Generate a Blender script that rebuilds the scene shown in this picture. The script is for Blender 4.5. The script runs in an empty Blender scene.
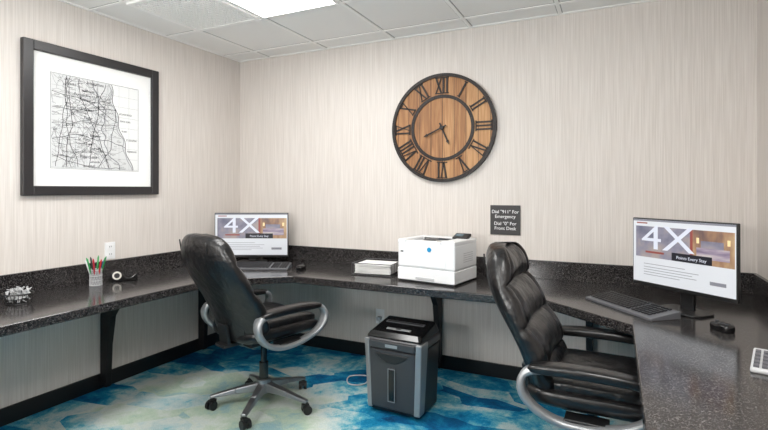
import bpy, math, random
from mathutils import Vector, Matrix
random.seed(4)
S=bpy.context.scene
COL=S.collection
# ---------------- helpers ----------------
def srgb(r,g,b):
    def f(c):
        c/=255.0
        return c/12.92 if c<=0.04045 else ((c+0.055)/1.055)**2.4
    return (f(r),f(g),f(b),1)
def mat(name,col,rough=0.5,metal=0.0,emis=None,es=0,coat=0,bump=None,spec=None):
    m=bpy.data.materials.new(name); m.use_nodes=True
    nt=m.node_tree; b=nt.nodes['Principled BSDF']
    b.inputs['Base Color'].default_value=col
    b.inputs['Roughness'].default_value=rough
    b.inputs['Metallic'].default_value=metal
    if coat: b.inputs['Coat Weight'].default_value=coat
    if spec is not None: b.inputs['Specular IOR Level'].default_value=spec
    if emis:
        b.inputs['Emission Color'].default_value=emis
        b.inputs['Emission Strength'].default_value=es
    if bump:
        sc,st,dist=bump
        tc=nt.nodes.new('ShaderNodeTexCoord'); n=nt.nodes.new('ShaderNodeTexNoise')
        n.inputs['Scale'].default_value=sc; n.inputs['Detail'].default_value=4
        bp=nt.nodes.new('ShaderNodeBump'); bp.inputs['Strength'].default_value=st; bp.inputs['Distance'].default_value=dist
        nt.links.new(tc.outputs['Object'],n.inputs['Vector']); nt.links.new(n.outputs['Fac'],bp.inputs['Height'])
        nt.links.new(bp.outputs['Normal'],b.inputs['Normal'])
    return m
def ramp(nt,stops,interp='LINEAR'):
    r=nt.nodes.new('ShaderNodeValToRGB'); r.color_ramp.interpolation=interp
    e=r.color_ramp.elements
    while len(e)<len(stops): e.new(0.5)
    for i,(p,c) in enumerate(stops):
        e[i].position=p; e[i].color=c
    return r
def empty(name,loc=(0,0,0),rz=0):
    o=bpy.data.objects.new(name,None); COL.objects.link(o); o.location=loc; o.rotation_euler=(0,0,rz); o.empty_display_size=0.1
    return o
def mk(name,verts,faces,m,parent=None,loc=(0,0,0),rot=(0,0,0),smooth=False,bevel=0,sub=0):
    me=bpy.data.meshes.new(name); me.from_pydata([tuple(v) for v in verts],[],faces); me.validate(); me.update()
    o=bpy.data.objects.new(name,me); COL.objects.link(o)
    if m: me.materials.append(m)
    o.location=loc; o.rotation_euler=rot
    if parent: o.parent=parent
    if smooth:
        for p in me.polygons: p.use_smooth=True
    if bevel:
        b=o.modifiers.new('b','BEVEL'); b.width=bevel; b.segments=3; b.limit_method='ANGLE'; b.angle_limit=math.radians(40)
        b.harden_normals=False
    if sub:
        s=o.modifiers.new('s','SUBSURF'); s.levels=sub; s.render_levels=sub
    return o
class B:
    def __init__(s): s.v=[]; s.f=[]
    def box(s,c,sz,R=None,off=(0,0,0)):
        n=len(s.v); c=Vector(c)
        for dx in(-.5,.5):
            for dy in(-.5,.5):
                for dz in(-.5,.5):
                    p=Vector((dx*sz[0],dy*sz[1],dz*sz[2]))
                    if R: p=R@p
                    s.v.append(p+c)
        for f in((0,1,3,2),(4,6,7,5),(0,4,5,1),(2,3,7,6),(0,2,6,4),(1,5,7,3)): s.f.append(tuple(n+i for i in f))
        return s
    def tube(s,pts,r,n=8,closed=False,caps=True):
        pts=[Vector(p) for p in pts]; N=len(pts); base=len(s.v)
        rr=r if isinstance(r,(list,tuple)) else [r]*N
        up=None
        for i,p in enumerate(pts):
            if closed: t=pts[(i+1)%N]-pts[i-1]
            else: t=pts[min(i+1,N-1)]-pts[max(i-1,0)]
            t.normalize()
            if up is None:
                up=Vector((0,0,1)) if abs(t.z)<.9 else Vector((1,0,0))
            a=t.cross(up)
            if a.length<1e-4: a=t.cross(Vector((0,1,0)))
            a.normalize(); b=a.cross(t).normalized(); up=b
            for k in range(n):
                an=2*math.pi*k/n
                s.v.append(p+a*math.cos(an)*rr[i]+b*math.sin(an)*rr[i])
        M=N if closed else N-1
        for i in range(M):
            for k in range(n):
                j=(i+1)%N
                s.f.append((base+i*n+k,base+i*n+(k+1)%n,base+j*n+(k+1)%n,base+j*n+k))
        if not closed and caps:
            s.f.append(tuple(base+k for k in range(n))[::-1]); s.f.append(tuple(base+(N-1)*n+k for k in range(n)))
        return s
    def hexa(s,vs):
        n=len(s.v); s.v+= [Vector(v) for v in vs]
        for f in((0,3,2,1),(4,5,6,7),(0,1,5,4),(1,2,6,5),(2,3,7,6),(3,0,4,7)): s.f.append(tuple(n+i for i in f))
        return s
    def done(s,name,m,parent=None,**k): return mk(name,s.v,s.f,m,parent,**k)
def box(name,c,sz,m,parent=None,rot=(0,0,0),bevel=0):
    b=B(); b.box((0,0,0),sz); return b.done(name,m,parent,loc=c,rot=rot,bevel=bevel)
def prism(name,poly,z0,z1,m,parent=None,bevel=0,loc=(0,0,0),rot=(0,0,0),smooth=False):
    n=len(poly); v=[(x,y,z0) for x,y in poly]+[(x,y,z1) for x,y in poly]
    f=[tuple(range(n))[::-1],tuple(range(n,2*n))]+[(i,(i+1)%n,n+(i+1)%n,n+i) for i in range(n)]
    return mk(name,v,f,m,parent,bevel=bevel,loc=loc,rot=rot,smooth=smooth)
def lathe(name,prof,m,parent=None,n=48,loc=(0,0,0),rot=(0,0,0),smooth=True,closed=False):
    v=[];f=[]
    for r,z in prof:
        for k in range(n):
            a=2*math.pi*k/n; v.append((r*math.cos(a),r*math.sin(a),z))
    L=len(prof)
    for i in range(L if closed else L-1):
        j=(i+1)%L
        for k in range(n): f.append((i*n+k,i*n+(k+1)%n,j*n+(k+1)%n,j*n+k))
    if not closed:
        f.append(tuple(range(n))[::-1]); f.append(tuple((L-1)*n+k for k in range(n)))
    o=mk(name,v,f,m,parent,loc=loc,rot=rot,smooth=smooth)
    if smooth:
        e=o.modifiers.new('e','EDGE_SPLIT'); e.split_angle=math.radians(35)
    return o
def sq(a,e): return math.copysign(abs(a)**e,a)
def superq(name,c,h,m,parent=None,e1=.4,e2=.4,nu=40,nv=20,fn=None,rot=(0,0,0)):
    v=[];f=[]
    for i in range(nv+1):
        ph=-math.pi/2+math.pi*i/nv
        for k in range(nu):
            th=2*math.pi*k/nu
            p=Vector((h[0]*sq(math.cos(ph),e1)*sq(math.cos(th),e2),h[1]*sq(math.cos(ph),e1)*sq(math.sin(th),e2),h[2]*sq(math.sin(ph),e1)))
            if fn: p=fn(p)
            v.append(p)
    for i in range(nv):
        for k in range(nu): f.append((i*nu+k,i*nu+(k+1)%nu,(i+1)*nu+(k+1)%nu,(i+1)*nu+k))
    f.append(tuple(range(nu))[::-1]); f.append(tuple(nv*nu+k for k in range(nu)))
    return mk(name,v,f,m,parent,loc=c,rot=rot,smooth=True)
def text(name,body,size,m,parent,loc,rot,align='CENTER',ext=0.0004,sx=1):
    cu=bpy.data.curves.new(name,'FONT'); cu.body=body; cu.size=size; cu.align_x=align; cu.align_y='CENTER'; cu.extrude=ext
    o=bpy.data.objects.new(name,cu); COL.objects.link(o); cu.materials.append(m); o.parent=parent; o.location=loc; o.rotation_euler=rot; o.scale=(sx,1,1)
    return o
def catmull(pts,closed=True,seg=6):
    out=[];N=len(pts); P=[Vector(p) for p in pts]
    for i in range(N if closed else N-1):
        g=lambda j: P[j%N] if closed else P[max(0,min(N-1,j))]
        p0,p1,p2,p3=g(i-1),g(i),g(i+1),g(i+2)
        for s in range(seg):
            t=s/seg
            out.append(.5*((2*p1)+(-p0+p2)*t+(2*p0-5*p1+4*p2-p3)*t*t+(-p0+3*p1-3*p2+p3)*t**3))
    if not closed: out.append(P[-1])
    return out

# ---------------- dims ----------------
XL,XR,YB,YF,H=-3.157,0.749,3.479,-1.3,2.54
CT,CB=0.735,0.685

# ---------------- materials ----------------
def wall_mat():
    m=bpy.data.materials.new('wallpaper'); m.use_nodes=True; nt=m.node_tree; b=nt.nodes['Principled BSDF']
    tc=nt.nodes.new('ShaderNodeTexCoord'); mp=nt.nodes.new('ShaderNodeMapping'); mp.inputs['Scale'].default_value=(170,170,3)
    n=nt.nodes.new('ShaderNodeTexNoise'); n.inputs['Scale'].default_value=1; n.inputs['Detail'].default_value=3
    r=ramp(nt,[(.3,srgb(202,195,188)),(.5,srgb(211,204,198)),(.7,srgb(220,214,208))])
    bp=nt.nodes.new('ShaderNodeBump'); bp.inputs['Strength'].default_value=.1; bp.inputs['Distance'].default_value=.001
    nt.links.new(tc.outputs['Object'],mp.inputs['Vector']); nt.links.new(mp.outputs['Vector'],n.inputs['Vector'])
    nt.links.new(n.outputs['Fac'],r.inputs['Fac']); nt.links.new(r.outputs['Color'],b.inputs['Base Color'])
    nt.links.new(n.outputs['Fac'],bp.inputs['Height']); nt.links.new(bp.outputs['Normal'],b.inputs['Normal'])
    b.inputs['Roughness'].default_value=.65
    return m
WALL=wall_mat()
def granite():
    m=bpy.data.materials.new('granite'); m.use_nodes=True; nt=m.node_tree; b=nt.nodes['Principled BSDF']
    tc=nt.nodes.new('ShaderNodeTexCoord')
    v=nt.nodes.new('ShaderNodeTexVoronoi'); v.inputs['Scale'].default_value=380
    n=nt.nodes.new('ShaderNodeTexNoise'); n.inputs['Scale'].default_value=110; n.inputs['Detail'].default_value=5
    r=ramp(nt,[(0,srgb(17,16,17)),(.6,srgb(30,28,29)),(.82,srgb(58,55,55)),(.97,srgb(120,116,114))])
    sep=nt.nodes.new('ShaderNodeSeparateColor')
    ma=nt.nodes.new('ShaderNodeMath'); ma.operation='MULTIPLY_ADD'; ma.inputs[1].default_value=.75
    mb=nt.nodes.new('ShaderNodeMath'); mb.operation='MULTIPLY'; mb.inputs[1].default_value=.4
    nt.links.new(tc.outputs['Object'],v.inputs['Vector']); nt.links.new(tc.outputs['Object'],n.inputs['Vector'])
    nt.links.new(v.outputs['Color'],sep.inputs['Color']); nt.links.new(sep.outputs[0],ma.inputs[0])
    nt.links.new(n.outputs['Fac'],mb.inputs[0]); nt.links.new(mb.outputs[0],ma.inputs[2]); nt.links.new(ma.outputs[0],r.inputs['Fac'])
    nt.links.new(r.outputs['Color'],b.inputs['Base Color']); b.inputs['Roughness'].default_value=.15
    return m
GRAN=granite()
def carpet():
    m=bpy.data.materials.new('carpet'); m.use_nodes=True; nt=m.node_tree; b=nt.nodes['Principled BSDF']; L=nt.links
    tc=nt.nodes.new('ShaderNodeTexCoord')
    mp=nt.nodes.new('ShaderNodeMapping'); mp.inputs['Rotation'].default_value=(0,0,.5); mp.inputs['Scale'].default_value=(1.3,2.2,1)
    v=nt.nodes.new('ShaderNodeTexVoronoi'); v.distance='MANHATTAN'; v.inputs['Scale'].default_value=1.7
    n=nt.nodes.new('ShaderNodeTexNoise'); n.inputs['Scale'].default_value=3.0; n.inputs['Detail'].default_value=12; n.inputs['Roughness'].default_value=.74; n.inputs['Distortion'].default_value=.3
    L.new(tc.outputs['Object'],mp.inputs['Vector']); L.new(mp.outputs['Vector'],v.inputs['Vector']); L.new(tc.outputs['Object'],n.inputs['Vector'])
    sep=nt.nodes.new('ShaderNodeSeparateColor'); L.new(v.outputs['Color'],sep.inputs['Color'])
    ds=nt.nodes.new('ShaderNodeVectorMath'); ds.operation='DISTANCE'; ds.inputs[1].default_value=(-2.15,2.15,0); L.new(tc.outputs['Object'],ds.inputs[0])
    mr=nt.nodes.new('ShaderNodeMapRange'); mr.inputs['From Min'].default_value=.5; mr.inputs['From Max'].default_value=.9; mr.inputs['To Min'].default_value=.3; mr.inputs['To Max'].default_value=-.03
    L.new(ds.outputs['Value'],mr.inputs['Value'])
    a=nt.nodes.new('ShaderNodeMath'); a.operation='MULTIPLY_ADD'; a.inputs[1].default_value=.26; L.new(sep.outputs[0],a.inputs[0]); L.new(mr.outputs[0],a.inputs[2])
    c=nt.nodes.new('ShaderNodeMath'); c.operation='MULTIPLY_ADD'; c.inputs[1].default_value=1.05; L.new(n.outputs['Fac'],c.inputs[0]); L.new(a.outputs[0],c.inputs[2])
    d=nt.nodes.new('ShaderNodeMath'); d.operation='SUBTRACT'; d.inputs[1].default_value=.2; L.new(c.outputs[0],d.inputs[0])
    r=ramp(nt,[(.16,srgb(18,50,82)),(.30,srgb(12,84,128)),(.42,srgb(26,124,162)),(.50,srgb(92,160,176)),(.56,srgb(156,184,188)),(.68,srgb(192,200,194)),(.80,srgb(170,188,168)),(.92,srgb(136,168,174))])
    L.new(d.outputs[0],r.inputs['Fac'])
    n2=nt.nodes.new('ShaderNodeTexNoise'); n2.inputs['Scale'].default_value=180; L.new(tc.outputs['Object'],n2.inputs['Vector'])
    mx=nt.nodes.new('ShaderNodeMix'); mx.data_type='RGBA'; mx.blend_type='OVERLAY'; mx.inputs[0].default_value=.5
    L.new(r.outputs['Color'],mx.inputs[6]); L.new(n2.outputs['Fac'],mx.inputs[7]); L.new(mx.outputs[2],b.inputs['Base Color'])
    bp=nt.nodes.new('ShaderNodeBump'); bp.inputs['Strength'].default_value=.4; bp.inputs['Distance'].default_value=.004; L.new(n2.outputs['Fac'],bp.inputs['Height']); L.new(bp.outputs['Normal'],b.inputs['Normal'])
    b.inputs['Roughness'].default_value=.95; b.inputs['Specular IOR Level'].default_value=.1
    return m
CARP=carpet()
def wood():
    m=bpy.data.materials.new('plank_wood'); m.use_nodes=True; nt=m.node_tree; b=nt.nodes['Principled BSDF']; L=nt.links
    tc=nt.nodes.new('ShaderNodeTexCoord'); sx=nt.nodes.new('ShaderNodeSeparateXYZ'); L.new(tc.outputs['Object'],sx.inputs[0])
    mu=nt.nodes.new('ShaderNodeMath'); mu.operation='MULTIPLY'; mu.inputs[1].default_value=11; L.new(sx.outputs[0],mu.inputs[0])
    fl=nt.nodes.new('ShaderNodeMath'); fl.operation='FLOOR'; L.new(mu.outputs[0],fl.inputs[0])
    fr=nt.nodes.new('ShaderNodeMath'); fr.operation='FRACT'; L.new(mu.outputs[0],fr.inputs[0])
    wn=nt.nodes.new('ShaderNodeTexWhiteNoise'); wn.noise_dimensions='1D'; L.new(fl.outputs[0],wn.inputs['W'])
    mp=nt.nodes.new('ShaderNodeMapping'); mp.inputs['Scale'].default_value=(60,3,3); L.new(tc.outputs['Object'],mp.inputs[0])
    n=nt.nodes.new('ShaderNodeTexNoise'); n.inputs['Scale'].default_value=1; n.inputs['Detail'].default_value=5; n.inputs['Distortion'].default_value=1; L.new(mp.outputs[0],n.inputs['Vector'])
    a=nt.nodes.new('ShaderNodeMath'); a.operation='MULTIPLY_ADD'; a.inputs[1].default_value=.35; L.new(wn.outputs['Value'],a.inputs[0]); L.new(n.outputs['Fac'],a.inputs[2])
    r=ramp(nt,[(.3,srgb(112,74,44)),(.6,srgb(160,112,70)),(.9,srgb(190,146,100))]); L.new(a.outputs[0],r.inputs['Fac'])
    gt=nt.nodes.new('ShaderNodeMath'); gt.operation='GREATER_THAN'; gt.inputs[1].default_value=.05; L.new(fr.outputs[0],gt.inputs[0])
    mx=nt.nodes.new('ShaderNodeMix'); mx.data_type='RGBA'; mx.inputs[6].default_value=srgb(60,36,20); L.new(gt.outputs[0],mx.inputs[0]); L.new(r.outputs['Color'],mx.inputs[7])
    L.new(mx.outputs[2],b.inputs['Base Color']); b.inputs['Roughness'].default_value=.6
    return m
WOOD=wood()
TILE=mat('ceiling_tile',srgb(238,237,234),.9,bump=(300,.3,.002))
TBAR=mat('tbar_white',srgb(244,243,240),.5)
BLK=mat('black_plastic',srgb(24,24,25),.4)
BLKG=mat('black_gloss',srgb(14,14,15),.15)
BMET=mat('black_metal',srgb(22,22,24),.5,0.2)
BASEM=mat('baseboard_black',srgb(20,20,22),.4)
LEA=mat('black_leather',srgb(20,19,20),.3,bump=(11,.7,.02))
LEA2=mat('black_leather_smooth',srgb(20,19,20),.28,bump=(6,.35,.02))
SIL=mat('silver',srgb(150,151,153),.3,.85)
SIL2=mat('silver_paint',srgb(150,152,154),.32,.5)
WHP=mat('white_plastic',srgb(232,233,234),.4)
WHG=mat('light_grey_plastic',srgb(190,191,193),.45)
GRY=mat('dark_grey_plastic',srgb(60,61,64),.4)
PAPER=mat('paper',srgb(236,236,234),.8)
INK=mat('ink',srgb(44,44,48),.8)
INKL=mat('ink_grey',srgb(130,132,136),.8)
FRAME=mat('frame_black',srgb(38,36,38),.35,bump=(60,.2,.002))
IRON=mat('iron',srgb(62,54,50),.55,.6,bump=(80,.3,.002))
IRON2=mat('iron_dark',srgb(36,32,31),.5,.4)
BLUE=mat('blue_badge',srgb(30,140,190),.4)
EMW=mat('panel_lens',srgb(255,255,255),.5,emis=(1,.988,.97,1),es=16)

# ---------------- room ----------------
T=.12
box('floor',((XL+XR)/2,(YB+YF)/2,-.05),(XR-XL+2*T,YB-YF+2*T,.1),CARP).location
fo=bpy.data.objects['floor']
for v in fo.data.vertices: v.co+=fo.location
fo.location=(0,0,0)
box('wall_left',(XL-T/2,(YB+YF)/2,H/2),(T,YB-YF+2*T,H),WALL)
box('wall_right',(XR+T/2,(YB+YF)/2,H/2),(T,YB-YF+2*T,H),WALL)
box('wall_back',((XL+XR)/2,YB+T/2,H/2),(XR-XL,T,H),WALL)
box('wall_front',((XL+XR)/2,YF-T/2,H/2),(XR-XL,T,H),WALL)
box('ceiling',((XL+XR)/2,(YB+YF)/2,H+.052),(XR-XL+2*T,YB-YF+2*T,.1),TILE)
bh=.1
box('baseboard_left',(XL+.008,(YB+YF)/2,bh/2),(.016,YB-YF,bh),BASEM,bevel=.003)
box('baseboard_right',(XR-.008,(YB+YF)/2,bh/2),(.016,YB-YF,bh),BASEM,bevel=.003)
box('baseboard_back',((XL+XR)/2,YB-.008,bh/2),(XR-XL-.032,.016,bh),BASEM,bevel=.003)
gx=[-2.81,-2.2,-1.575,-.955,-.335,.285]; gy=[3.265,2.655,2.045,1.435,.825,.215,-.395,-1.005]
g=B(); gs=B()
for x in gx: g.box((x,(YB+YF)/2,H-.001),(.024,YB-YF-.05,.008)); gs.box((x,(YB+YF)/2,H+.0015),(.036,YB-YF-.05,.002))
for y in gy: g.box(((XL+XR)/2,y,H-.0005),(XR-XL-.05,.024,.008)); gs.box(((XL+XR)/2,y,H+.0016),(XR-XL-.05,.036,.002))
for y in(YB-.012,YF+.012): g.box(((XL+XR)/2,y,H),(XR-XL,.024,.009))
for x in(XL+.012,XR-.012): g.box((x,(YB+YF)/2,H),(.024,YB-YF-.05,.009))
g.done('trim_ceiling_grid',TBAR)
gs.done('trim_ceiling_reveal',mat('tile_reveal',srgb(165,163,160),.8))
def troffer(x0,x1,y0,y1):
    e=empty('ceiling_light_panel',((x0+x1)/2,(y0+y1)/2,H-.006))
    w,d=x1-x0-.02,y1-y0-.02
    fr=B()
    for s in(-1,1):
        fr.box((s*(w/2-.009),0,0),(.018,d,.012)); fr.box((0,s*(d/2-.009),0),(w-.036,.018,.012))
    fr.done('light_frame',TBAR,e)
    box('light_lens',(0,0,0),(w-.038,d-.038,.006),EMW,e)
troffer(-2.2,-1.575,1.435,2.655)
troffer(-.335,.285,.215,1.435)  # assumed panel out of view, added to light the room
troffer(-2.2,-1.575,-1.005,.215)  # another unseen panel, added for more overhead light
# unseen fill lamp added behind the camera, aimed up to brighten the ceiling
al=bpy.data.lights.new('ceiling_fill','AREA'); al.energy=75; al.size=.5; al.color=(1,.99,.975)
ao=bpy.data.objects.new('ceiling_fill',al); COL.objects.link(ao); ao.location=(-1.3,-.6,1.5); ao.rotation_euler=(math.radians(180-32),0,0)
e=empty('air_vent',(-2.505,2.35,H-.006))
box('vent_back',(0,0,.004),(.575,.575,.004),mat('vent_dark',srgb(110,110,108),.8),e)
vb=B()
for s in(-1,1): vb.box((s*.28,0,-.002),(.03,.59,.02)); vb.box((0,s*.28,-.002),(.53,.03,.02))
for i in range(1,22):
    q=-.27+.54*i/22
    vb.box((q,0,0),(.005,.53,.014)); vb.box((0,q,-.0005),(.53,.005,.014))
vb.done('vent_grille',TBAR,e)

# ---------------- countertop ----------------
ct=empty('granite_countertop',(0,0,0))
g3=.003
poly=[(XL+g3,YF+g3),(-2.477,YF+g3),(-2.477,2.45),(-2.06,2.8),(-.35,2.8),(.07,2.45),(.07,YF+g3),(XR-g3,YF+g3),(XR-g3,YB-g3),(XL+g3,YB-g3)]
prism('counter_slab',poly,CB,CT,GRAN,ct,bevel=.006)
box('splash_back',((XL+XR)/2,YB-.014,CT+.0625),(XR-XL-.01,.022,.125),GRAN,ct,bevel=.003)
box('splash_left',(XL+.014,(YB+YF)/2-.012,CT+.0625),(.022,YB-YF-.03,.125),GRAN,ct,bevel=.003)
box('splash_right',(XR-.014,(YB+YF)/2-.012,CT+.0625),(.022,YB-YF-.03,.125),GRAN,ct,bevel=.003)
def bracket(x,y,rz):
    pr=[(0,.02),(.06,.02),(.075,.3),(.11,.5),(.2,.62),(.5,.66),(.5,.684),(0,.684)]
    o=prism('counter_bracket',pr,-.02,.02,BMET,None,bevel=.003)
    o.rotation_euler=(math.radians(90),0,rz); o.location=(x,y,0)
    return o
bracket(XL+.018,2.13,0); bracket(XL+.018,2.98,0); bracket(XL+.018,.8,0)
bracket(-1.19,YB-.018,-math.pi/2); bracket(-.15,YB-.018,-math.pi/2)
bracket(XR-.018,1.3,math.pi)

# ---------------- framed map ----------------
fy,fz=2.098,1.778; hs=.466
e=empty('framed_map',(XL,fy,fz))
fb=B(); fw=.058
for s in(-1,1):
    fb.box((.018,s*(hs-fw/2),0),(.034,fw,2*hs)); fb.box((.018,0,s*(hs-fw/2)),(.034,2*hs-2*fw,fw))
fb.done('frame',FRAME,e,bevel=.004)
box('mat_board',(.008,0,0),(.01,2*hs-2*fw+.01,2*hs-2*fw+.01),PAPER,e)
mh=.305
box('map_sheet',(.0135,0,0),(.001,2*mh,2*mh-.01),mat('map_paper',srgb(226,227,226),.8),e)
def ribbon(b,pts,w,x):
    for i in range(len(pts)-1):
        p,q=Vector(pts[i]),Vector(pts[i+1]); d=q-p
        if d.length<1e-6: continue
        n=Vector((-d.y,d.x)).normalized()*w/2; k=len(b.v)
        for t in(p-n,q-n,q+n,p+n): b.v.append(Vector((x,t.x,t.y)))
        b.f.append((k,k+1,k+2,k+3))
def coastx(z):
    t=(z+mh)/(2*mh); return mh*.30+.17*(1-t)**1.3+.010*math.sin(t*22)
def walk(p,a,n,st,wig):
    out=[p]; a0=a
    for i in range(n):
        a+=random.uniform(-wig,wig)+(a0-a)*.12; p=(p[0]+st*math.cos(a),p[1]+st*math.sin(a))
        if abs(p[0])>mh-.005 or abs(p[1])>mh-.01 or p[0]>coastx(p[1]): break
        out.append(p)
    return out
zs=[-mh+.006+(2*mh-.012)*t/40 for t in range(41)]
lv=[(.0141,-mh,z) for z in zs]+[(.0141,coastx(z),z) for z in zs]
mk('map_land',lv,[(i,41+i,42+i,i+1) for i in range(40)],mat('map_land_grey',srgb(208,209,209),.8,bump=None),e)
mb=B(); mg=B()
towns=[(random.uniform(-mh,mh*.35),random.uniform(-mh*.9,mh*.9)) for _ in range(15)]+[(.0,.12),(.03,.08),(-.03,.15)]
for tx,tz in towns:
    for k in range(random.randint(4,7)):
        ribbon(mb,walk((tx,tz),random.uniform(0,6.28),random.randint(8,24),.012,.3),.0013,.0146)
for i in range(80):
    ribbon(mg,walk((random.uniform(-mh,mh*.3),random.uniform(-mh*.95,mh*.95)),random.choice([0,1.57,3.14,-1.57,2.3]),random.randint(6,22),.012,.4),.0016,.0144)
for i in range(6):
    ribbon(mb,walk((-mh*.9+.07*i,-mh*.93),math.pi/2+random.uniform(-.15,.1),46,.0135,.25),.0034,.0147)
for i in range(5):
    ribbon(mb,walk((-mh*.97,-mh*.7+.1*i),random.uniform(-.3,.3),38,.0135,.25),.0030,.0147)
coast=[(coastx(-mh*.96+2*mh*.96*t/60),-mh*.96+2*mh*.96*t/60) for t in range(61)]
ribbon(mb,coast,.004,.0147); ribbon(mg,[(a-.014+.006*math.sin(b*60),b) for a,b in coast],.004,.0146)
ribbon(mg,[(a-.12+.03*math.sin(b*14)+.008*math.sin(b*70),b) for a,b in coast],.006,.0146)
for i in range(9): ribbon(mg,[(mh*(-1+.25*i),-mh*.96),(mh*(-1+.25*i),mh*.96)],.001,.0143); ribbon(mg,[(-mh*.98,mh*(-.95+.24*i)),(mh*.98,mh*(-.95+.24*i))],.001,.0143)
for tx,tz in towns:
    for dx in(-.008,0,.008): ribbon(mb,[(tx+dx,tz-.006),(tx+dx,tz+.006)],.003,.0148)
for i in range(150):
    z=random.uniform(-mh*.93,mh*.93); x=random.uniform(-mh*.97,coastx(z)-.05)
    for k in range(random.randint(4,9)):
        hh=random.choice([.003,.003,.0045]); ribbon(mb,[(x+k*.0042,z-.003),(x+k*.0042+random.uniform(-.001,.001),z-.003+hh*1.6)],.0016,.0148)
for s in(-1,1):
    ribbon(mg,[(s*(mh-.002),-mh+.005),(s*(mh-.002),mh-.005)],.002,.0147); ribbon(mg,[(-mh,s*(mh-.007)),(mh,s*(mh-.007))],.002,.0147)
mb.done('map_roads',INK,e); mg.done('map_grid',INKL,e)
TR=(math.pi/2,0,math.pi/2)
words=['Springfield','Lakeside','Palm Coast','Riverton','Oak Hill','Green Cove','St. Mary','Bayview','Starke','Ocala','Hastings','Flagler','Beaches','Orange Park','Airport','Baldwin','Fernandina','Middleburg','Palatka','Interlachen']
for i,w in enumerate(words):
    text('map_label_%d'%(i+1),w,random.uniform(.016,.026),INK,e,(.015,random.uniform(-mh*.75,mh*.1),-mh*.9+2*mh*.9*i/19),TR,ext=.0002)
for i,(w,z) in enumerate([('ATLANTIC BEACH',.1),('PONTE VEDRA',.05),('VILANO',-.02),('ST. AUGUSTINE',-.08),('MARINELAND',-.16)]):
    text('coast_label_%d'%(i+1),w,.017,INK,e,(.015,coastx(z)+.012,z),TR,align='LEFT',sx=.7,ext=.0002)
# ---------------- outlet ----------------
e=empty('wall_outlet',(XL,2.19,.925))
box('plate',(.004,0,0),(.008,.075,.118),WHP,e,bevel=.002)
for s in(-1,1):
    box('socket_%d'%(1 if s>0 else 2),(.009,0,s*.026),(.004,.034,.03),WHP,e,bevel=.001)
    ob=B()
    for k in(-1,1): ob.box((.0115,k*.007,s*.026+.003),(.001,.0025,.01))
    ob.done('slots_%d'%(1 if s>0 else 2),BLK,e)

# ---------------- clock ----------------
e=empty('wall_clock',(-1.172,YB,1.812)); e.rotation_euler=(math.pi/2,0,0)
R=.408
lathe('clock_face',[(R-.01,.004),(R-.01,.022)],WOOD,e,n=96,smooth=False)
lathe('outer_rim',[(R-.024,.004),(R,.004),(R,.036),(R-.024,.036)],IRON2,e,n=96,closed=True)
lathe('inner_rim',[(.225,.02),(.249,.02),(.249,.03),(.225,.03)],IRON2,e,n=96,closed=True)
rv=B()
for k in range(24):
    a=2*math.pi*k/24; rv.box((.237*math.cos(a),.237*math.sin(a),.031),(.009,.009,.006),Matrix.Rotation(a,3,'Z'))
    rv.box(((R-.012)*math.cos(a),(R-.012)*math.sin(a),.037),(.009,.009,.006),Matrix.Rotation(a,3,'Z'))
rv.done('rivets',IRON,e,bevel=.002)
nb=B()
def stroke(bb,M,x0,y0,x1,y1,w):
    d=Vector((x1-x0,y1-y0)); L=d.length; a=math.atan2(d.y,d.x)
    c=M@Vector(((x0+x1)/2,(y0+y1)/2,0)); bb.box((c.x,c.y,.026),(L,w,.008),(M.to_3x3()@Matrix.Rotation(a,3,'Z')))
rom=['XII','I','II','III','IV','V','VI','VII','VIII','IX','X','XI']
for i,s in enumerate(rom):
    a=-2*math.pi*i/12
    M=Matrix.Rotation(a,4,'Z')@Matrix.Translation((0,.318,0))
    wd={'I':.026,'V':.054,'X':.054}; tot=sum(wd[c] for c in s); x=-tot/2; h=.058
    for c in s:
        w=wd[c]; cx=x+w/2
        if c=='I': stroke(nb,M,cx,-h,cx,h,.012)
        elif c=='V': stroke(nb,M,cx-w*.38,h,cx,-h,.012); stroke(nb,M,cx+w*.38,h,cx,-h,.007)
        else: stroke(nb,M,cx-w*.38,h,cx+w*.38,-h,.012); stroke(nb,M,cx+w*.38,h,cx-w*.38,-h,.007)
        x+=w
    stroke(nb,M,-tot/2,h,tot/2,h,.007); stroke(nb,M,-tot/2,-h,tot/2,-h,.007)
nb.done('numerals',IRON2,e)
def hand(name,ang,L,w,z):
    a=math.radians(90-ang); 
    p=[(-.04,-w*.5),(L*.75,-w*.5),(L*.78,-w),(L,0),(L*.78,w),(L*.75,w*.5),(-.04,w*.5)]
    prism(name,p,z,z+.004,IRON2,e,rot=(0,0,a))
hand('minute_hand',246,.16,.010,.036); hand('hour_hand',156,.14,.011,.031)
lathe('hub',[(.016,.022),(.016,.044)],IRON2,e,n=24)

# ---------------- sign ----------------
e=empty('wall_sign',(-.706,YB,1.131))
box('plate',(0,-.005,0),(.212,.008,.21),mat('sign_black',srgb(45,43,44),.5),e,bevel=.002)
WT=mat('sign_text',srgb(235,235,235),.6)
for i,(t,z) in enumerate([('Dial "911" For',.058),('Emergency',.024),('Dial "0" For',-.026),('Front Desk',-.060)]):
    text('line_%d'%(i+1),t,.033,WT,e,(0,-.0095,z),(math.pi/2,0,0),ext=.0006)

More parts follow.
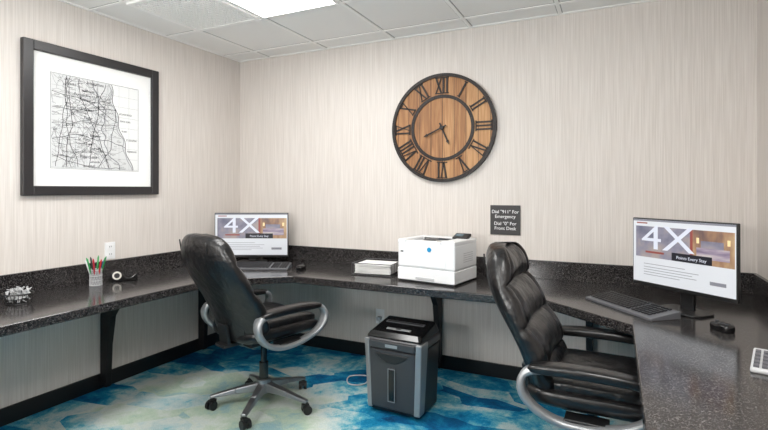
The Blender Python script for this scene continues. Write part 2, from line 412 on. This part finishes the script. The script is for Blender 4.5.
# ---------------- chairs ----------------
def chair(loc,rz,ba=.35,rec=.215,bw=.245):
    e=empty('office_chair',(loc[0],loc[1],0),rz)
    b=B()
    for k in range(5):
        a=2*math.pi*k/5+ba; ca,sa=math.cos(a),math.sin(a)
        def P(r,s,z): return (r*ca-s*sa,r*sa+s*ca,z)
        b.hexa([P(.02,-.03,.095),P(.17,-.024,.088),P(.17,.024,.088),P(.02,.03,.095),P(.02,-.026,.15),P(.17,-.018,.12),P(.17,.018,.12),P(.02,.026,.15)])
        b.hexa([P(.17,-.024,.088),P(.32,-.018,.07),P(.32,.018,.07),P(.17,.024,.088),P(.17,-.018,.12),P(.32,-.014,.086),P(.32,.014,.086),P(.17,.018,.12)])
    b.done('star_base',SIL,e,bevel=.005)
    lathe('hub',[(.045,.085),(.05,.12),(.042,.165),(.03,.17)],SIL,e,n=32)
    w=B()
    for k in range(5):
        a=2*math.pi*k/5+ba; c=Vector((.305*math.cos(a),.305*math.sin(a),0)); t=a+.9
        d=Vector((-math.sin(t),math.cos(t),0)); o=Vector((math.cos(t),math.sin(t),0))*.012
        for s in(-1,1):
            w.tube([c+o+d*s*.008+Vector((0,0,.027)),c+o+d*s*.026+Vector((0,0,.027))],.027,16)
        w.tube([c+Vector((0,0,.03)),c+Vector((0,0,.075))],.009,10)
        w.box(c+o*.3+Vector((0,0,.05)),(.04,.03,.022),Matrix.Rotation(t,3,'Z'))
    w.done('casters',BLK,e)
    lathe('gas_column',[(.028,.16),(.028,.27),(.019,.27),(.019,.42)],BLKG,e,n=24)
    m=B(); m.box((-.01,0,.43),(.26,.18,.035)); m.box((-.05,0,.405),(.14,.09,.03)); m.tube([(.02,-.05,.415),(.03,-.22,.41),(.05,-.27,.41)],.006)
    m.done('tilt_mechanism',BLK,e,bevel=.004)
    def sf(p):
        x=p.x
        if x>.12: p.z-= .35*(x-.12)**2*3
        p.z+=.03*(abs(p.y)/.26)**2
        return p
    superq('seat_base',(.02,0,.485),(.265,.262,.045),LEA2,e,.5,.35,fn=sf)
    superq('seat_cushion',(.03,0,.525),(.245,.235,.052),LEA,e,.55,.4,fn=sf,nu=60,nv=30)
    n=64; NV=80; v=[];f=[]
    def XC(t): return -.215-rec*t**1.1+.028*math.sin(t*math.pi*2)
    for i in range(NV+1):
        t=i/NV
        z=.45+.65*t
        xc=XC(t)
        q=abs(2*t-1); endr=max(1e-3,(1-q**5))**(1/3.2)
        if i in(0,NV): endr=.12
        w=(bw+.035*math.sin(math.pi*min(1,t*1.15)))*endr*(1-.05*t*t)
        seg=abs(math.sin(math.pi*4*min(1,max(0,t**1.0))))**.5
        for k in range(n):
            a=2*math.pi*k/n
            y=w*sq(math.cos(a),.62); s=sq(math.sin(a),.75); yy=y/(w+1e-6)
            if s>0: x=s*(.045+.055*seg*(1-.25*yy*yy))*endr
            else: x=s*.05*endr
            if s>0: x-=.022*math.exp(-((abs(yy)-.72)/.06)**2)*s
            x+=.055*yy*yy
            v.append((xc+x,y,z))
    for i in range(NV):
        for k in range(n): f.append((i*n+k,i*n+(k+1)%n,(i+1)*n+(k+1)%n,(i+1)*n+k))
    f.append(tuple(range(n))[::-1]); f.append(tuple(NV*n+k for k in range(n)))
    mk('backrest',v,f,LEA,e,smooth=True)
    sb=B()
    for s in(-1,1):
        sb.tube([(XC(t)-.044+.055*.45,s*.17*(1-.1*t),.45+.65*t) for t in [.06+.88*i/24 for i in range(25)]],.004,6)
    sb.done('back_piping',LEA2,e,smooth=True)
    bb=B(); bb.box((-.2,0,.44),(.2,.1,.02)); bb.box((-.27,0,.5),(.02,.1,.13),Matrix.Rotation(-.15,3,'Y')); bb.done('back_bracket',BLK,e,bevel=.004)
    loop=catmull([(.17,.636),(.225,.615),(.235,.56),(.18,.49),(.06,.445),(-.08,.44),(-.18,.48),(-.235,.55),(-.225,.615),(-.15,.638),(0,.64)],True,7)
    for s,nm in((1,'left'),(-1,'right')):
        N=len(loop); v=[];f=[]
        for i in range(N):
            d=loop[(i+1)%N]-loop[i-1]; d.normalize(); nn=Vector((-d.y,d.x))
            hw=.03; ht=.015
            for (a,bq) in((-1,-.6),(-.6,-1),(.6,-1),(1,-.6),(1,.6),(.6,1),(-.6,1),(-1,.6)):
                p=loop[i]+nn*ht*bq
                bow=.02*math.sin(math.pi*min(1,max(0,(p.y-.44)/.2)))
                v.append((p.x,s*(.285+bow)+a*hw,p.y))
        for i in range(N):
            for k in range(8): f.append((i*8+k,i*8+(k+1)%8,((i+1)%N)*8+(k+1)%8,((i+1)%N)*8+k))
        mk('arm_loop_'+nm,v,f,SIL2,e,smooth=True)
        superq('arm_pad_'+nm,(0,s*.29,.651),(.215,.042,.022),LEA2,e,.6,.5,fn=lambda p:Vector((p.x,p.y,p.z-.25*p.x*p.x-(.002))))
        box('arm_mount_'+nm,(.0,s*.255,.452),(.16,.08,.02),BLK,e,bevel=.004)
    return e
chair((-1.985,2.40),math.radians(73),.0,.235,.268)
chair((-.09,2.27),math.radians(-2),.35,.2)

# ---------------- monitors ----------------
SW=mat('screen_white',srgb(180,183,188),.3,emis=srgb(226,230,236),es=.36)
SB=mat('screen_dark',srgb(20,20,24),.3,emis=srgb(50,50,62),es=.4)
SG=mat('screen_greytext',srgb(110,112,120),.3,emis=srgb(130,130,140),es=.4)
SR=mat('screen_red',srgb(130,66,62),.3,emis=srgb(150,76,68),es=.3)
ST=mat('screen_text_white',srgb(190,194,206),.3,emis=srgb(210,214,226),es=.35)
def hero(nm,c1,c2,c3,sc,mapsc=(1,1,1)):
    m=bpy.data.materials.new(nm); m.use_nodes=True; nt=m.node_tree; b=nt.nodes['Principled BSDF']; L=nt.links
    tc=nt.nodes.new('ShaderNodeTexCoord'); n=nt.nodes.new('ShaderNodeTexNoise'); n.inputs['Scale'].default_value=sc; n.inputs['Detail'].default_value=3
    mp=nt.nodes.new('ShaderNodeMapping'); mp.inputs['Scale'].default_value=mapsc
    r=ramp(nt,[(.35,c1),(.5,c2),(.65,c3)]); L.new(tc.outputs['Object'],mp.inputs[0]); L.new(mp.outputs[0],n.inputs['Vector']); L.new(n.outputs['Fac'],r.inputs['Fac'])
    L.new(r.outputs['Color'],b.inputs['Base Color']); L.new(r.outputs['Color'],b.inputs['Emission Color']); b.inputs['Emission Strength'].default_value=.35; b.inputs['Roughness'].default_value=.3
    return m
H1=hero('screen_photo_cool',srgb(92,94,112),srgb(122,120,134),srgb(146,136,134),9)
H2=hero('screen_photo_room',srgb(94,76,76),srgb(138,108,86),srgb(166,140,108),14,(1,1,.4))
HB=hero('screen_photo_bed',srgb(96,84,108),srgb(140,128,144),srgb(176,168,166),14,(.4,1,2))
HL=mat('screen_lamp',srgb(220,196,150),.3,emis=srgb(230,200,150),es=.35)
def monitor(cx,cy,rz,w,z0,z1):
    e=empty('desktop_monitor',(cx,cy,CT),rz)
    z0-=CT; z1-=CT; h=z1-z0; zc=(z0+z1)/2
    box('housing',(0,0.012,zc),(w,.022,h),BLK,e,bevel=.004)
    box('back_cover',(0,.034,zc),(w*.7,.03,h*.7),BLK,e,bevel=.012)
    bz=.006; ch=.02; sw=w-2*bz; sh=h-bz-ch; sc=(z1-bz+z0+ch)/2
    def q(nm,u0,v0,u1,v1,m,y):
        box(nm,(-sw/2+sw*(u0+u1)/2,y,sc+sh/2-sh*(v0+v1)/2),(sw*(u1-u0),.0004,sh*(v1-v0)),m,e)
    q('screen',0,0,1,1,SW,.0006)
    q('screen_toolbar',0.0,0,1,.03,SG,.0002)
    q('screen_logo',.04,.05,.16,.07,SR,.0002)
    q('screen_hero',.03,.11,.60,.60,H1,.0002)
    q('screen_hero_room',.60,.11,.99,.60,H2,.0001)
    q('screen_hero_bed',.66,.36,.95,.52,HB,-.0001)
    q('screen_hero_headboard',.70,.26,.90,.36,H1,-.0001)
    for i,u in enumerate((.66,.93)): q('screen_hero_lamp_%d'%(i+1),u,.22,u+.025,.30,HL,-.0001)
    q('screen_hero_curtain',.60,.11,.625,.60,SR,-.0001)
    q('screen_caption_bar',.42,.48,.80,.60,SB,-.0003)
    q('screen_caption_red',.14,.50,.34,.53,SR,-.0002)
    q('screen_button',.78,.82,.92,.87,SG,.0002)
    for i,(a,bq,c) in enumerate([(.12,.55,.70),(.12,.68,.75),(.12,.62,.79),(.12,.66,.83),(.12,.5,.87)]): q('screen_textline_%d'%(i+1),a,c,bq,c+.008,SG,.0002)
    text('screen_headline','4X',sh*.54,ST,e,(-sw/2+sw*.37,-.0012,sc+sh/2-sh*.30),(math.pi/2,0,0),ext=.0003,sx=1.35)
    text('screen_caption','Points Every Stay',sh*.065,ST,e,(-sw/2+sw*.61,-.0014,sc+sh/2-sh*.545),(math.pi/2,0,0),ext=.0003)
    nb=B(); nb.box((0,.06,(z0+.1)/2+.0),(.07,.018,z0+.1)); nb.done('neck',BLK,e,bevel=.004)
    superq('foot',(0,.03,.006),(.12,.085,.006),BLK,e,.3,.5)
    return e
monitor(-2.755,3.17,math.radians(25),.62,.78,1.153)
monitor(.29,2.80,math.radians(-42),.545,.835,1.195)

# ---------------- keyboards ----------------
KEYM=mat('keycap',srgb(28,28,31),.45); KCASE=mat('keyboard_case',srgb(92,93,97),.4)
def keyboard(cx,cy,rz,L=.45):
    e=empty('keyboard',(cx,cy,CT),rz)
    W=.165; hb=.036
    mk('case',[(-L/2,-W/2,0),(L/2,-W/2,0),(L/2,W/2,0),(-L/2,W/2,0),(-L/2,-W/2,.012),(L/2,-W/2,.012),(L/2,W/2,hb),(-L/2,W/2,hb)],
       [(0,3,2,1),(4,5,6,7),(0,1,5,4),(1,2,6,5),(2,3,7,6),(3,0,4,7)],KCASE,e,bevel=.003)
    b=B(); sl=math.atan2(hb-.012,W); Rm=Matrix.Rotation(sl,3,'X')
    rows=[.066,.04,.018,-.004,-.026,-.048]; p=.0195
    for ri,y in enumerate(rows):
        z=.012+(y+W/2)/W*(hb-.012)+.003
        x=-L/2+.012
        xs=[]
        if ri==5:
            for wd in(.025,.025,.025,.13,.025,.025,.025): xs.append((x+wd/2,wd)); x+=wd+.002
        else:
            for k in range(15): xs.append((x+p/2,p)); x+=p
        x=-L/2+.318
        for k in range(6 if L>.43 else 3): xs.append((x+p/2+(.006 if k>2 else 0),p)); x+=p
        for xc,wd in xs:
            if xc+wd/2<L/2-.004: b.box((xc,y,z),(wd-.0055,.0145,.007),Rm)
    b.done('keys',KEYM,e)
keyboard(-2.485,2.965,math.radians(24))
keyboard(.065,2.79,math.radians(-51),.48)
def mouse(cx,cy,rz):
    e=empty('computer_mouse',(cx,cy,CT),rz)
    superq('shell',(0,0,.012),(.032,.056,.022),BLKG,e,.7,.75,fn=lambda p:Vector((p.x*(1-.8*abs(p.y)*.8),p.y,max(p.z,-.012)+ (0.004 if p.y<0 and p.z>0 else 0))))
    b=B(); b.tube([(-.004,.03,.03),(.004,.03,.03)],.009,12); b.done('wheel',GRY,e)
mouse(-2.17,3.06,.3); mouse(.42,2.525,.5)

# ---------------- printer ----------------
e=empty('laser_printer',(-1.09,3.12,CT),math.radians(-9))
W,D=.425,.34
box('feet_base',(0,0,.006),(W-.04,D-.04,.012),GRY,e)
box('paper_tray',(0,-.003,.052),(W,D,.082),WHP,e,bevel=.006)
box('tray_gap',(0,0,.094),(W-.008,D-.008,.006),WHG,e)
box('body',(0,0,.178),(W,D,.165),WHP,e,bevel=.012)
tp=B()
tp.box((-W/2+.03,0,.267),(.06,D,.03)); tp.box((W/2-.05,0,.267),(.10,D,.03)); tp.box((-.02,D/2-.05,.267),(W-.16,.10,.03))
tp.done('top_deck',WHP,e,bevel=.008)
mk('output_tray',[(-.15,-D/2+.004,.273),(.11,-D/2+.004,.273),(.11,.08,.262),(-.15,.08,.262)],[(0,1,2,3)],WHG,e)
box('output_slot',(-.02,.068,.270),(.24,.006,.014),GRY,e)
box('front_lip',(-.02,-D/2+.02,.265),(.26,.036,.022),WHP,e,bevel=.006)
box('paper_stop',(-.03,-.03,.278),(.09,.06,.004),GRY,e,rot=(.15,0,0))
box('control_panel',(W/2-.075,.09,.292),(.11,.075,.02),BLK,e,rot=(.35,0,0),bevel=.004)
box('panel_display',(W/2-.09,.088,.3035),(.055,.035,.002),mat('lcd',srgb(90,110,120),.2),e,rot=(.35,0,0))
box('manual_tray_door',(-.0,-D/2-.001,.145),(.3,.004,.075),WHP,e,bevel=.002)
box('tray_handle',(0,-D/2-.005,.03),(.14,.006,.018),WHG,e,bevel=.003)
lathe('badge',[(.015,0),(.015,.003)],BLUE,e,n=24,loc=(.03,-D/2-.001,.222),rot=(math.pi/2,0,0))
box('usb_port',(-W/2+.035,-D/2-.001,.2),(.02,.003,.008),BLK,e)
for i in range(5): box('vent_%d'%(i+1),(W/2+.0005,.03,.14+.014*i),(.002,.14,.004),WHG,e)

# ---------------- letter tray ----------------
e=empty('paper_letter_tray',(-1.57,3.17,CT),.1)
wb=B(); w2,d2=.15,.13
for z in(.006,.085):
    wb.tube([(-w2,-d2,z),(w2,-d2,z),(w2,d2,z),(-w2,d2,z)],.003,6,closed=True)
for i in range(11):
    x=-w2+2*w2*i/10; wb.tube([(x,-d2,.085 if i%10==0 else .006),(x,-d2,.006),(x,d2,.006),(x,d2,.085)],.0018,6)
for i in range(8):
    y=-d2+2*d2*i/7
    for s in(-1,1): wb.tube([(s*w2,y,.006),(s*w2,y,.085)],.0018,6)
wb.done('wire_frame',GRY,e)
pb=B()
for i in range(9): pb.box((random.uniform(-.004,.004),random.uniform(-.004,.004),.014+.0075*i),(.27,.22,.0042),Matrix.Rotation(random.uniform(-.05,.05),3,'Z'))
pb.done('paper_stack',PAPER,e)

# ---------------- shredder ----------------
e=empty('paper_shredder',(-1.18,2.74,0),math.radians(-3))
e.scale=(1,1,.96)
BIN=mat('shredder_dark',srgb(52,53,56),.35)
def taper(name,w0,d0,w1,d1,z0,z1,m,yo=0,bev=.015,y1=0):
    return mk(name,[(-w0/2,-d0/2+yo,z0),(w0/2,-d0/2+yo,z0),(w0/2,d0/2+yo,z0),(-w0/2,d0/2+yo,z0),(-w1/2,-d1/2+yo+y1,z1),(w1/2,-d1/2+yo+y1,z1),(w1/2,d1/2+yo+y1,z1),(-w1/2,d1/2+yo+y1,z1)],
     [(0,3,2,1),(4,5,6,7),(0,1,5,4),(1,2,6,5),(2,3,7,6),(3,0,4,7)],m,e,bevel=bev)
taper('body',.34,.27,.365,.29,.02,.42,BLK)
taper('head_base',.375,.30,.375,.30,.42,.475,BIN)
mk('head_top',[(-.185,-.15,.475),(.185,-.15,.475),(.185,.15,.475),(-.185,.15,.475),(-.165,-.115,.51),(.165,-.115,.51),(.165,.12,.55),(-.165,.12,.55)],
   [(0,3,2,1),(4,5,6,7),(0,1,5,4),(1,2,6,5),(2,3,7,6),(3,0,4,7)],BLKG,e,bevel=.014)
sl=math.atan2(.04,.235)
box('feed_slot',(0,.03,.5375),(.24,.012,.006),mat('slot_black',(0.002,0.002,0.002,1),.9),e,rot=(sl,0,0))
box('slot_bezel',(0,.03,.535),(.26,.03,.006),BIN,e,rot=(sl,0,0),bevel=.002)
box('control_strip',(0,-.065,.5185),(.16,.022,.006),SIL2,e,rot=(sl,0,0),bevel=.002)
box('power_button',(.0,-.065,.523),(.03,.018,.005),BLK,e,rot=(sl,0,0),bevel=.001)
taper('drawer_front',.29,.02,.30,.02,.045,.41,BIN,yo=-.137,bev=.006,y1=-.009)
for s in(-1,1):
    mk('side_trim_%d'%(1 if s>0 else 2),[(s*.138,-.150,.035),(s*.174,-.140,.03),(s*.174,-.07,.03),(s*.138,-.07,.03),(s*.155,-.160,.47),(s*.191,-.150,.47),(s*.191,-.05,.47),(s*.155,-.05,.47)],
      [(0,3,2,1),(4,5,6,7),(0,1,5,4),(1,2,6,5),(2,3,7,6),(3,0,4,7)],SIL2,e,bevel=.008)
box('brand_strip',(0,-.156,.44),(.3,.012,.04),BIN,e,bevel=.003)
box('name_plate',(0,-.164,.44),(.08,.003,.018),SIL2,e)
box('window_frame',(0,-.154,.20),(.045,.01,.21),BIN,e,rot=(.02,0,0),bevel=.004)
box('window',(0,-.160,.20),(.032,.004,.185),BLKG,e,rot=(.02,0,0),bevel=.001)
wf=B()
for s in(-1,1): wf.box((s*.022,-.161,.20),(.003,.003,.2)); wf.box((0,-.161,.20+s*.1),(.047,.003,.003))
wf.done('window_trim',SIL2,e)
prism('drawer_handle',[(-.11,.025),(.11,.025),(.085,0),(.03,-.03),(-.03,-.03),(-.085,0)],0,.012,BLK,e,loc=(0,-.152,.365),rot=(math.pi/2,0,0),bevel=.003)
cb=B()
for sx in(-1,1):
    for sy in(-1,1): cb.tube([(sx*.13-.01,sy*.09,.0125),(sx*.13+.01,sy*.09,.0125)],.0125,12)
cb.done('casters',BLK,e)
e=empty('power_cable',(0,0,0))
c=catmull([(-1.22,2.95,.2),(-1.25,3.02,.02),(-1.42,3.0,.006),(-1.6,3.08,.006),(-1.72,3.02,.006),(-1.66,2.9,.006),(-1.56,2.95,.006),(-1.62,3.2,.006),(-1.7,3.43,.02),(-1.7,3.462,.3)],False,8)
B().tube(c,.0045,6).done('cord',WHG,e,smooth=True)
box('plug',(-1.7,3.455,.32),(.03,.04,.03),WHG,e,bevel=.004)
e2=empty('wall_outlet',(-1.7,YB,.33)); box('plate',(0,-.002,0),(.075,.004,.118),WHP,e2,bevel=.001)

# ---------------- pen cup ----------------
e=empty('pen_cup',(-3.01,1.995,CT))
m=B()
for z in(.002,.03,.06,.1): m.tube([(.036*math.cos(a*math.pi/12),.036*math.sin(a*math.pi/12),z) for a in range(24)],.002 if z not in(.1,) else .003,6,closed=True)
for k in range(24):
    a=k*math.pi/12; m.tube([(.036*math.cos(a),.036*math.sin(a),.002),(.036*math.cos(a+.5),.036*math.sin(a+.5),.1)],.0011,4)
    m.tube([(.036*math.cos(a),.036*math.sin(a),.002),(.036*math.cos(a-.5),.036*math.sin(a-.5),.1)],.0011,4)
m.done('mesh_cup',WHG,e); lathe('cup_bottom',[(.035,0.0005),(.035,.003)],WHG,e,n=24)
lathe('cup_liner',[(.034,.003),(.034,.098),(.033,.098),(.033,.004)],mat('cup_liner',srgb(120,120,122),.5,.4),e,n=24)
cols=[(190,40,40),(30,130,60),(30,60,150),(40,140,70),(20,20,20),(230,230,230),(40,150,80),(180,40,60)]
for i,cc in enumerate(cols):
    a=i*2*math.pi/8; top=.145+.03*random.random()
    B().tube([(.012*math.cos(a),.012*math.sin(a),.006),(.036*math.cos(a)*1.4,.04*math.sin(a)*1.4,top),(.037*math.cos(a)*1.5,.041*math.sin(a)*1.5,top+.012)],[.0055,.0055,.0025],8).done('pen_%d'%(i+1),mat('pen_col_%d'%i,srgb(*cc),.4),e,smooth=True)
# ---------------- tape dispenser ----------------
e=empty('tape_dispenser',(-2.98,2.165,CT),math.radians(50))
prof=[(-.08,0),(.085,0),(.088,.014),(.08,.05),(.07,.046),(.045,.024),(.02,.024),(0,.05),(-.02,.07),(-.05,.075),(-.075,.055),(-.085,.02)]
prism('body',prof,-.03,.03,BLKG,e,bevel=.005,rot=(math.pi/2,0,0))
lathe('tape_roll',[(.017,-.0315),(.027,-.0315),(.027,.0315),(.017,.0315)],mat('tape',srgb(215,213,204),.3),e,n=32,loc=(-.035,0,.042),rot=(math.pi/2,0,0),closed=True)
lathe('spool',[(.017,-.032),(.017,.032)],BLK,e,n=24,loc=(-.035,0,.042),rot=(math.pi/2,0,0))
# ---------------- wire basket with clips ----------------
e=empty('wire_clip_basket',(-2.9,1.49,CT))
m=B()
def rr(r,z): return [(r*1.2*math.cos(a*math.pi/12),r*math.sin(a*math.pi/12),z) for a in range(24)]
m.tube(rr(.05,.003),.0025,6,closed=True); m.tube(rr(.058,.03),.002,6,closed=True); m.tube(rr(.066,.055),.004,6,closed=True)
for k in range(24):
    a=k*math.pi/12; m.tube([(0,0,.003),(.06*math.cos(a),.05*math.sin(a),.003),(.0696*math.cos(a),.058*math.sin(a),.03),(.079*math.cos(a),.066*math.sin(a),.055)],.0014,5)
m.done('wire',BLK,e)
k2=B()
for i in range(70):
    a=random.uniform(0,6.28); r=random.uniform(0,.05); c=Vector((r*1.1*math.cos(a),r*math.sin(a),.015+random.uniform(0,.06))); Rr=Matrix.Rotation(random.uniform(0,3),3,'X')@Matrix.Rotation(random.uniform(0,6),3,'Z')
    k2.tube([c+Rr@Vector(p) for p in((-.018,-.005,0),(.018,-.005,0),(.02,0,0),(.018,.005,0),(-.012,.005,0),(-.013,0,0),(.01,.0,.001))],.0016,5)
k2.done('paper_clips',WHG,e)
# ---------------- desk telephone ----------------
e=empty('desk_telephone',(.515,2.04,CT),math.radians(-15))
mk('base',[(-.09,-.08,0),(.09,-.08,0),(.09,.1,0),(-.09,.1,0),(-.09,-.08,.015),(.09,-.08,.015),(.09,.1,.04),(-.09,.1,.04)],[(0,3,2,1),(4,5,6,7),(0,1,5,4),(1,2,6,5),(2,3,7,6),(3,0,4,7)],WHG,e,bevel=.006)
kb=B(); a=math.atan2(.025,.18)
for i in range(4):
    for j in range(5): 
        y=-.06+.03*j; kb.box((-.074+.023*i,y,.015+(y+.08)*.139+.003),(.016,.018,.008),Matrix.Rotation(a,3,'X'))
kb.done('buttons',mat('phone_button',srgb(90,90,95),.5),e,bevel=.001)
box('handset_grip',(.06,0.01,.055),(.035,.14,.022),WHP,e,rot=(a,0,0),bevel=.009)
for s in(-1,1): superq('handset_end_%d'%(1 if s>0 else 2),(.06,.01+s*.068,.044+s*.01),(.026,.024,.02),WHP,e,.6,.6)

# ---------------- camera ----------------
cd=bpy.data.cameras.new('camera'); co=bpy.data.objects.new('camera',cd); COL.objects.link(co)
co.location=(0,0,1.345); co.rotation_euler=(math.pi/2,0,math.radians(25.6))
cd.sensor_width=36; cd.sensor_fit='HORIZONTAL'; cd.lens=22.6; cd.shift_y=-25/768; cd.clip_start=.02
S.camera=co
w=bpy.data.worlds.new('world'); S.world=w; w.use_nodes=True; w.node_tree.nodes['Background'].inputs[0].default_value=(.8,.8,.8,1); w.node_tree.nodes['Background'].inputs[1].default_value=.3
try:
    S.view_settings.view_transform='Standard'; S.view_settings.look='None'
except Exception: pass
